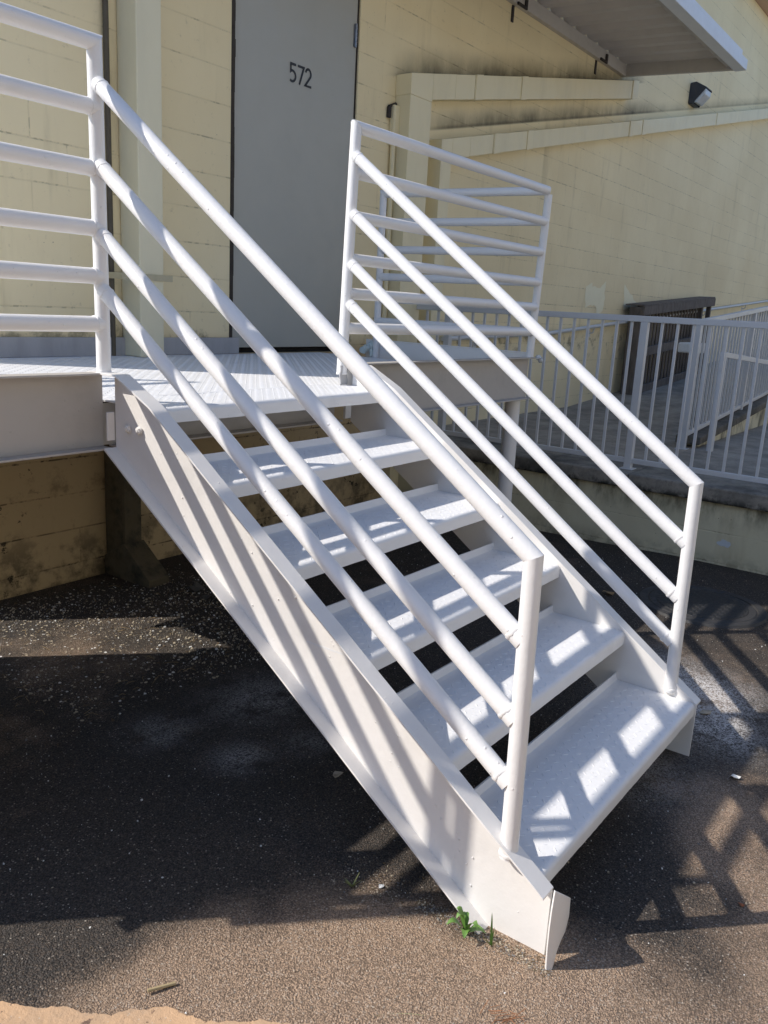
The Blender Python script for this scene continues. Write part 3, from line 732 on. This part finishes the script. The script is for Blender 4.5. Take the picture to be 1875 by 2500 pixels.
# ------------------------------------------------------------------ retaining wall, walkway, ramps
WZ = -.822
rw = thing('retaining_wall', 'low yellow block retaining wall with weathered concrete coping', 'wall', (4.2, -1, GZ))
bm = B(); box(bm, 4.20, 4.40, -9, 1.795, GZ-.25, -.931); obj('wall', bm, MLOW, rw)
bm = B()
for (a, b) in ((1.79, .62), (.612, -.42), (-.428, -1.9), (-1.908, -4), (-4.01, -9)):
    box(bm, 4.15, 4.62, b, a, -.930, WZ)
obj('coping', bm, MCOPE, rw, bevel=.012, seg=3)
bm = B()
pts = []
for i in range(26):
    a = 2*math.pi*i/26; r = .028*(1+.6*noise.noise(Vector((math.cos(a)*1.5, math.sin(a)*1.5, 4)))); pts.append(bm.verts.new((4.1975, -1.155+r*1.5*math.cos(a), -1.21+r*math.sin(a))))
bm.faces.new(pts); obj('paint_patch', bm, MPATCHB, rw)
bm = B()
jn = [4.622, 5.75, 7.2, 8.0]
for i in range(len(jn)-1): box(bm, jn[i]+.004, jn[i+1]-.004, -.36, 1.796, -1.1, WZ+.001)
box(bm, 4.626, 30, -9, -.366, -1.1, WZ); 
tag(obj('walkway', bm, MWALK, bevel=.006), None, None, kind='structure')
bm = B(); prism(bm, [(8.0, -1.1), (8.0, WZ+.001), (29, WZ+.07*21), (29, -1.1)], 1, -.24, 1.796)
tag(obj('ramp', bm, MWALK), None, None, kind='structure')
cw = thing('ramp_side_wall', 'low block wall with rough concrete curb under the ramp fence', 'wall', (8, -.3, WZ))
bm = B(); prism(bm, [(6.05, WZ-.1), (6.05, WZ+.03), (29, WZ+.05+.0805*23), (29, WZ-.1)], 1, -.36, -.245); obj('wall', bm, MLOW, cw)
bm = B()
for i in range(14):
    a = 5.9+i*1.2; b = a+1.19; z = lambda x: WZ+.03+.0795*max(0, x-6.0)
    prism(bm, [(a, z(a)), (b, z(b)), (b, z(b)+.075), (a, z(a)+.075)], 1, -.42, -.20)
obj('curb', bm, MCURB, cw, bevel=.012)

def fence(name, label, loc, P0, P1, posts, spacing, zt, zb, slope=0.0, rw_=.044, bw=.018, group=None, last=None, axis='y', first=None, postz=None):
    t = thing(name, label, 'fence', loc, group)
    def bx(bm, a0, a1, h0, h1, w, c):
        # box running along the fence axis between a0,a1, width w, centre line c, with slope
        if axis == 'y': prism(bm, [(a0, h0[0]), (a1, h0[1]), (a1, h1[1]), (a0, h1[0])], 0, c-w/2, c+w/2)
        else: prism(bm, [(a0, h0[0]), (a1, h0[1]), (a1, h1[1]), (a0, h1[0])], 1, c-w/2, c+w/2)
    a0, a1, c = P0, P1, loc[0] if axis == 'y' else loc[1]
    zz = lambda a: slope*(a-posts[0] if slope else 0)
    bm = B(); bx(bm, a0, a1, (zt-rw_+zz(a0), zt-rw_+zz(a1)), (zt+zz(a0), zt+zz(a1)), rw_, c); obj('top_rail', bm, MWF, t, bevel=.004)
    ps = sorted(set([a0, a1]+[p for p in posts])); 
    for i in range(len(ps)-1):
        s, e = ps[i]+.027, ps[i+1]-.027
        if e-s < .05: continue
        bm = B(); bx(bm, s, e, (zb-.018+zz(s), zb-.018+zz(e)), (zb+.018+zz(s), zb+.018+zz(e)), .030, c); obj('bottom_rail', bm, MWF, t, bevel=.003)
    for p in posts:
        bm = B(); bx(bm, p-.027, p+.027, ((postz or WZ)+.0+(zz(p) if slope else 0),)*2, (zt-rw_-.001+zz(p),)*2, .054, c); obj('post', bm, MWF, t, bevel=.004)
        bm = B(); bx(bm, p-.05, p+.05, ((postz or WZ)+.0005+(zz(p) if slope else 0),)*2, ((postz or WZ)+.007+(zz(p) if slope else 0),)*2, .10, c); obj('foot_plate', bm, MWF, t, bevel=.002)
    k = int((a1-a0)/spacing)+1; base = None
    for i in range(k):
        a = a1 - .5*spacing - i*spacing if first is None else first-i*spacing
        if a < a0+.02: break
        if any(abs(a-p) < .06 for p in posts): continue
        if base is None or slope:
            bm = B(); bx(bm, a-bw/2, a+bw/2, (zb+.018+zz(a),)*2, (zt-rw_+zz(a),)*2, bw, c); o = obj('baluster', bm, MWF, t); 
            if base is None: base = (o, a)
        else:
            o = base[0].copy(); COL.objects.link(o); o.parent = t
            dlt = a-base[1]; o.location = base[0].location + (Vector((0, dlt, 0)) if axis == 'y' else Vector((dlt, 0, 0)))
    return t
fence('baluster_fence', 'white metal baluster fence standing on the retaining wall coping', (4.35, -.35, WZ), -4.1, 1.74, [-4.05, -2.19, -.347, 1.33], .1122, .302, -.757, first=1.66, group='white baluster fences of the ramp')
fence('baluster_fence', 'white metal baluster fence climbing beside the ramp behind the first', (5.77, -.31, WZ), 5.74, 13.9, [5.77, 7.6, 9.5, 11.4, 13.3], .105, .300, -.70, slope=.079, axis='x', group='white baluster fences of the ramp')
lr = thing('low_handrail', 'short white post with a handrail sloping down to the right', 'handrail', (5.9, -.52, WZ))
bm = B(); box(bm, 5.83, 5.88, -.55, -.50, WZ, .04); obj('post', bm, MWF, lr, bevel=.004)
bm = B(); prism(bm, [(5.89, -.005), (13, -.44), (13, -.40), (5.89, .04)], 1, -.545, -.505); obj('rail', bm, MWF, lr, bevel=.003)

# dark wooden pallet-like frame leaning on the wall
wf = thing('wooden_crate', 'tall dark weathered wooden slatted crate against the yellow wall', 'crate', (10.8, 1.6, -.7))
zr = lambda x: WZ+.07*(x-8)+.0
X0, X1 = 9.42, 12.6; H = 1.17
def wslope(bm, a, b, h0, h1, y0, y1): prism(bm, [(a, zr(a)+h0), (b, zr(b)+h0), (b, zr(b)+h1), (a, zr(a)+h1)], 1, y0, y1)
for (h0, h1) in ((.0, .10), (.50, .62), (1.05, 1.17)):
    bm = B(); wslope(bm, X0, X1, h0, h1, 1.49, 1.53); obj('board', bm, MWOOD, wf, bevel=.004)
bm = B(); wslope(bm, X0, X1, 1.171, 1.19, 1.50, 1.76); obj('top_board', bm, MWOOD, wf, bevel=.004)
for i in range(22):
    x = X0+.10+i*(X1-X0-.2)/21; bm = B(); box(bm, x-.045, x+.035, 1.70, 1.72, zr(x)+.02, zr(x)+H-.02+rnd.uniform(-.02, .01)); obj('slat', bm, MWOOD, wf, bevel=.003)
for x in (X0, X0+.12, X0+.30, X1-.08, X1-.5):
    bm = B(); box(bm, x, x+.05, 1.531, 1.69, zr(x)+.0, zr(x)+H-.01) if x in (X0,) else box(bm, x, x+.06, 1.535, 1.60, zr(x)+.0, zr(x)+H-.06); obj('upright', bm, MWOOD, wf, bevel=.004)
# white plastic item behind the fence post
bm = B(); box(bm, 7.9, 8.35, .30, .52, -.06, .05); tag(obj('white_box', bm, MCHIP, bevel=.02, seg=3), 'small white box seen behind the ramp fence posts', 'box')

# ------------------------------------------------------------------ manhole cover
mh = thing('manhole_cover', 'round black manhole cover in the shaded asphalt', 'manhole cover', (3.23, -1.30, GZ))
bm = B(); zg = gz(3.2, -1.3)
def disc(r0, r1, z0, z1, seg=64):
    a = [bm.verts.new((3.23+r0*math.cos(2*math.pi*i/seg), -1.30+r0*math.sin(2*math.pi*i/seg), z0)) for i in range(seg)]
    b = [bm.verts.new((3.23+r1*math.cos(2*math.pi*i/seg), -1.30+r1*math.sin(2*math.pi*i/seg), z1)) for i in range(seg)]
    for i in range(seg): bm.faces.new((a[i], a[(i+1) % seg], b[(i+1) % seg], b[i]))
    return b
disc(.375, .36, zg-.004, zg+.012); disc(.36, .315, zg+.012, zg+.012); disc(.315, .310, zg+.012, zg+.004); t_ = disc(.310, .30, zg+.004, zg+.010); bm.faces.new(t_)
obj('rim', bm, MIRON, mh)
bm = B(); disc(.262, .26, zg+.0095, zg+.013); bm.verts.ensure_lookup_table(); bm.faces.new(bm.verts[64:128]); obj('tread_pattern', bm, MIRONB, mh)

# ------------------------------------------------------------------ weeds
def leafmesh(bm, base, yaw, L, W, rise, curl=.3, serr=True):
    n = 8; Lf, Rt, Md = [], [], []
    for i in range(n+1):
        f = i/n; w = W*math.sin(math.pi*min(1, f*.92+.06))**.8*(1+(.18 if serr and i % 2 else 0))
        d = L*f; z = rise*math.sin(f*1.9)-curl*L*f*f
        c = Vector(base)+Vector((math.cos(yaw)*d, math.sin(yaw)*d, z)); s = Vector((-math.sin(yaw), math.cos(yaw), 0))*w
        Lf.append(bm.verts.new(c+s+Vector((0, 0, w*.35)))); Md.append(bm.verts.new(c)); Rt.append(bm.verts.new(c-s+Vector((0, 0, w*.35))))
    for i in range(n): bm.faces.new((Lf[i], Lf[i+1], Md[i+1], Md[i])); bm.faces.new((Md[i], Md[i+1], Rt[i+1], Rt[i]))
wd = thing('weed', 'small bright green broad-leaved weed at the foot of the left stringer', 'weed', (-.055, -1.625, GZ))
for (a, L, W, r) in ((2.4, .055, .010, .055), (3.6, .050, .011, .045), (5.2, .055, .011, .030), (.6, .03, .008, .055), (4.4, .045, .010, .065), (1.6, .035, .009, .075), (2.9, .040, .008, .085)):
    bm = B()
    leafmesh(bm, (-.055, -1.625, GZ+.004), a, L, W, r); obj('leaf', bm, MGREEN, wd, smooth=True)
bm = B(); tube(bm, (-.055, -1.625, GZ-.01), (-.055, -1.625, GZ+.03), .003, seg=8); obj('stem', bm, MGREEN, wd)
gt = thing('grass_tuft', 'few thin green grass blades against the stringer foot', 'grass', (-.045, -1.70, GZ))
def blade(bm, b, top, w):
    n = 7; b = Vector(b); t = Vector(top); prev = None
    for i in range(n+1):
        f = i/n; c = b.lerp(t, f)+Vector((0, 0, .25*(t-b).length*f*(1-f))); ww = w*(1-f)**.6
        a = (bm.verts.new(c+Vector((ww, -ww, 0))), bm.verts.new(c-Vector((ww, -ww, 0))))
        if prev: bm.faces.new((prev[0], prev[1], a[1], a[0]))
        prev = a
for (dx, dy, h, w, m) in ((-.002, .005, .105, .003, 0), (.004, -.004, .06, .002, 0), (-.03, -.045, .05, .0012, 1), (-.012, -.06, .075, .001, 1), (-.02, .02, .035, .0016, 1)):
    bm = B(); blade(bm, (-.045, -1.70, GZ), (-.045+dx, -1.70+dy, GZ+h), w); obj('blade', bm, MGREEN if m == 0 else MGREEN2, gt)
gt2 = thing('grass_tuft', 'tiny yellow green weed in the asphalt left of the stringer foot', 'grass', (-.10, -1.27, GZ))
for i in range(9):
    a = rnd.uniform(0, 6.28); bm = B(); blade(bm, (-.10, -1.27, GZ), (-.10+.03*math.cos(a), -1.27+.03*math.sin(a), GZ+rnd.uniform(.015, .035)), .0022); obj('blade', bm, MGREEN2, gt2)
ng = thing('pine_straw', 'small heap of reddish pine needles at the bottom edge', 'pine needles', (-.27, -1.84, GZ))
bm = B()
for i in range(26):
    a = rnd.gauss(.7, .5); c = Vector((-.255+rnd.gauss(0, .028), -1.86+rnd.gauss(0, .028), GZ+rnd.uniform(.004, .02))); L = rnd.uniform(.012, .03)
    d = Vector((math.cos(a), -math.sin(a), rnd.uniform(-.1, .2)))*L; tube(bm, c-d, c+d, .0008, seg=4)
obj('needles', bm, plain_mat('pine_needle', (.36, .15, .06), .7, .4, 30), ng)

# ------------------------------------------------------------------ loose bits
def flake(name, label, cat, x, y, s, mat, n=9, h=.004, group=None, sx=1.0, lift=.002):
    bm = B(); z = gz(x, y)+lift; a0 = rnd.uniform(0, 6.28)
    rim = [bm.verts.new((x+s*sx*rnd.uniform(.5, 1.1)*math.cos(a0+2*math.pi*i/n), y+s*rnd.uniform(.5, 1.1)*math.sin(a0+2*math.pi*i/n), z+rnd.uniform(0, h*1.4))) for i in range(n)]
    rim2 = [bm.verts.new(v.co+Vector((0, 0, -.0015))) for v in rim]
    c = bm.verts.new((x, y, z+h)); c2 = bm.verts.new((x, y, z+h-.0015))
    for i in range(n):
        bm.faces.new((c, rim[i], rim[(i+1) % n])); bm.faces.new((c2, rim2[(i+1) % n], rim2[i])); bm.faces.new((rim[i], rim2[i], rim2[(i+1) % n], rim[(i+1) % n]))
    return tag(obj(name, bm, mat), label, cat, group)
flake('paint_flake', 'large curled white paint flake on asphalt right of the bottom tread', 'paint flake', 1.302, -1.985, .026, MCHIP, 11, .012)
flake('paint_flake', 'long pale paint flake lying by the right newel post foot', 'paint flake', 1.78, -1.74, .030, MDEB, 9, .006, sx=1.2)
flake('paint_flake', 'white paint flake beside the tiny weed left of the stringer', 'paint flake', -.045, -1.335, .012, MCHIP, 8, .006)
flake('paint_flake', 'tan paint flake in dark asphalt beneath the rails of the stairs', 'paint flake', .33, -.86, .022, MDEB, 8, .006)
flake('dry_leaf', 'yellow dry leaf on dark asphalt left of the manhole cover', 'leaf', 3.0, -.80, .040, MLEAFD, 8, .02)
flake('dry_leaf', 'rust coloured leaf lying below the diamond shadows on the right', 'leaf', .57, -2.19, .011, plain_mat('rust_leaf', (.30, .10, .04), .7), 7, .008)
flake('stone', 'flat grey stone in the dark under the landing, nearer the wall', 'stone', 1.40, 1.12, .055, MSTONE, 9, .03, sx=1.3)
flake('stone', 'flat grey stone in the dark under the landing, farther from the wall', 'stone', 1.36, .94, .05, MSTONE, 9, .025, sx=1.3)
bm = B(); tube(bm, (-.725, -1.135, GZ+.012), (-.665, -1.165, GZ+.008), .0045, seg=7); tag(obj('twig', bm, plain_mat('pale_twig', (.42, .33, .18), .7)), 'short pale broken twig at the edge of the tan pavement', 'twig')
bm = B(); blade(bm, (-.43, -1.60, GZ+.006), (-.35, -1.70, GZ+.006), .0028); tag(obj('lawn_clipping', bm, plain_mat('pale_green_blade', (.40, .48, .22), .6)), 'single pale green grass blade lying flat at the bottom edge', 'grass')
# rag and glove
bm = B(); rx, ry, rz = 3.235, 1.30, .0
for k in range(5):
    blob(bm, (rx-.01*k+.01, ry-.035+.018*k, rz-.012*k), .030, sx=.5, sy=1, sz=.9, n=.6)
blob(bm, (rx-.02, ry-.03, -.065), .020, sx=.6, sy=.7, sz=1.6, n=.5)
tag(obj('rag', bm, plain_mat('pale_rag', (.62, .70, .68), .8, .3), smooth=True), 'crumpled pale rag on the deck at the foot of the far guard post', 'rag')
bm = B(); blob(bm, (3.335, -.02, -.004), .020, sx=1.2, sy=1, sz=.8, n=.6); blob(bm, (3.352, -.03, -.018), .016, n=.5, sz=1.3)
tag(obj('plastic_scrap', bm, plain_mat('clear_plastic_scrap', (.70, .73, .74), .25, .2), smooth=True), 'scrap of clear plastic caught on the corner of the landing beam', 'plastic scrap')

# uncountable grit and chips: one object
bm = B(); mats = [MCHIP, MDEB, plain_mat('brown_bits', (.12, .085, .05), .85), plain_mat('grey_grit', (.20, .19, .18), .85)]
def bit(x, y, s, mi):
    z = gz(x, y)+.0015; n = rnd.choice((3, 4, 5, 5)); a0 = rnd.uniform(0, 6.28); st_ = rnd.uniform(.35, 1); tl = rnd.uniform(-.35, .35)
    th = rnd.uniform(0, 3.14); P = []
    for i in range(n):
        a = a0+2*math.pi*i/n; u = s*rnd.uniform(.6, 1.2)*math.cos(a); v = s*st_*math.sin(a)
        P.append((x+u*math.cos(th)-v*math.sin(th), y+u*math.sin(th)+v*math.cos(th), z+s*.3+u*tl))
    t = [bm.verts.new(p) for p in P]; b = [bm.verts.new((p[0], p[1], z-.003)) for p in P]
    bm.faces.new(t).material_index = mi
    for i in range(n): bm.faces.new((t[i], b[i], b[(i+1) % n], t[(i+1) % n])).material_index = mi
for i in range(5200):
    x = rnd.uniform(-1.0, 4.1); y = rnd.uniform(-2.5, 1.7)
    if noise.noise(Vector((x*2, y*2, 7))) < rnd.uniform(-.6, .35): continue
    r = rnd.random(); s = .0012+.0035*rnd.random()**3
    bit(x, y, s, 0 if r < .22 else 1 if r < .5 else 2 if r < .7 else 3)
for i in range(9000):   # leaf crumbs and grit swept under the landing
    y = rnd.uniform(.1, 1.72); x = rnd.uniform(.0, 1.6)
    if rnd.random() > .35+.65*(1-abs((x+y)-1.5)/1.4): continue
    r = rnd.random(); bit(x, y, .0015+.0075*rnd.random()**3, 1 if r < .50 else 0 if r < .63 else 2 if r < .85 else 3)
for i in range(500):
    x = rnd.gauss(-.06, .05); y = rnd.gauss(-1.33, .07); bit(x, y, .001+.003*rnd.random()**2, rnd.choice((1, 2, 2, 2)))
for i in range(1500):
    f = rnd.random(); x = .0+.04*rnd.gauss(0, 1)*.4-.03; y = -1.45-f*.42; bit(x, y, .001+.003*rnd.random()**2, rnd.choice((2, 3, 2, 1)))
me = obj('loose_grit', bm, mats); tag(me, 'pale grit, leaf crumbs and paint chips scattered over the asphalt', 'grit', kind='stuff')
bm = B()
for i in range(120):
    x = rnd.uniform(-.2, 1.5); y = rnd.uniform(.2, 1.6) if i < 120 else rnd.uniform(-1.6, 0); a = rnd.uniform(0, 6.28); L = rnd.uniform(.01, .035)
    if i >= 120: x = rnd.uniform(-.2, .3)
    z = gz(x, y)+.006; m = Vector((x, y, z+.01)); d = Vector((math.cos(a), math.sin(a), 0))*L; e = Vector((math.cos(a+.6), math.sin(a+.6), 0))*L
    tube(bm, m-d-Vector((0, 0, .008)), m, .0008, seg=4); tube(bm, m, m+e-Vector((0, 0, .008)), .0008, seg=4)
tag(obj('dry_straw', bm, plain_mat('straw', (.38, .27, .13), .8)), 'thin dry straw and pine needles strewn under the landing', 'straw', kind='stuff')

# ------------------------------------------------------------------ unseen objects added behind the camera to bounce and block light
nb_ = thing('bounce_building', 'unseen cream building added behind the viewer to bounce light', 'building', (0, -9, GZ))
bm = B(); box(bm, -30, 34, -17, -9, -1.7, 5.2); obj('wall', bm, plain_mat('cream_render', (.60, .58, .53), .8, .2, 1.0, dark=.8), nb_)
bm = B(); box(bm, -30.3, 34.3, -17.3, -8.6, 5.2, 5.5); obj('roof', bm, MEAVE, nb_)
hd = thing('shade_hedge', 'unseen dark foliage screen added behind the viewer to dim side light', 'shade_hedge', (-11, -3, GZ))  # unseen foliage added to cut sky light from the left
bm = B()
for i in range(2600):
    x, y, z = rnd.uniform(-12, -11), rnd.uniform(-9, 1.5), GZ+5.2*rnd.random()**.9
    d = Vector((rnd.gauss(0, 1), rnd.gauss(0, 1), rnd.gauss(0, 1))).normalized()*.16; e = d.cross(Vector((rnd.gauss(0, 1), rnd.gauss(0, 1), .3))).normalized()*.14
    p = Vector((x, y, z)); bm.faces.new([bm.verts.new(p+d), bm.verts.new(p+e), bm.verts.new(p-d), bm.verts.new(p-e)])
box(bm, -11.9, -11.3, -9, 1.5, GZ, GZ+4.9)
obj('foliage', bm, plain_mat('hedge_green', (.035, .06, .022), .8, .5, 5), hd)
for k in range(12):
    bm = B(); box(bm, -27+k*5, -25.4+k*5, -9.02, -8.99, .2, 1.6); obj('window', bm, plain_mat('dark_glass', (.03, .04, .05), .15, .1) if k == 0 else bpy.data.materials['dark_glass'], nb_)
bm = B(); box(bm, -60, 4.0, -8.9, -3.6, GZ-.05, GZ+.006)
tag(obj('bounce_yard', bm, plain_mat('pale_bounce_concrete', (.42, .38, .32), .85, .3, 2, dark=.7)), None, None, kind='structure')  # unseen pale slab added for ground bounce
# ------------------------------------------------------------------ world, sun, camera
w = bpy.data.worlds.new('World'); S.world = w; w.use_nodes = True; nt = w.node_tree
bg = nt.nodes['Background']; sky = nt.nodes.new('ShaderNodeTexSky'); sky.sky_type = 'NISHITA'; sky.sun_disc = False
el = math.atan2(1.22, math.sqrt(2)); sky.sun_elevation = el; sky.sun_rotation = math.radians(-45)
sky.altitude = 0; sky.air_density = 1.0; sky.dust_density = .4; sky.ozone_density = 4.5
nt.links.new(sky.outputs[0], bg.inputs[0]); bg.inputs[1].default_value = .185
sd = bpy.data.lights.new('sun', 'SUN'); sd.energy = 5.0; sd.angle = math.radians(.53); sd.color = (1.0, .93, .84)
so = bpy.data.objects.new('sun', sd); COL.objects.link(so); so.rotation_euler = SUN.to_track_quat('-Z', 'Y').to_euler(); so.location = (-10, 10, 12)
cam = bpy.data.cameras.new('camera'); co = bpy.data.objects.new('camera', cam); COL.objects.link(co)
yaw, pitch, roll = 0.6237505, 0.24003365, 0.05424313
f = Vector((math.cos(yaw)*math.cos(pitch), math.sin(yaw)*math.cos(pitch), -math.sin(pitch)))
r0 = Vector((math.sin(yaw), -math.cos(yaw), 0)); u0 = r0.cross(f)
r = r0*math.cos(roll)+u0*math.sin(roll); u = -r0*math.sin(roll)+u0*math.cos(roll)
Mx = Matrix((r, u, -f)).transposed().to_4x4(); Mx.translation = Vector((-1.80492677, -2.53712613, .27552279)); co.matrix_world = Mx
cam.sensor_fit = 'VERTICAL'; cam.sensor_height = 24; cam.lens = 24*2056.77565/2500; cam.clip_start = .05; cam.clip_end = 600
S.camera = co
S.view_settings.view_transform = 'Standard'; S.view_settings.look = 'None'; S.view_settings.exposure = 0; S.view_settings.gamma = 1
S.cycles.max_bounces = 8; S.cycles.diffuse_bounces = 5
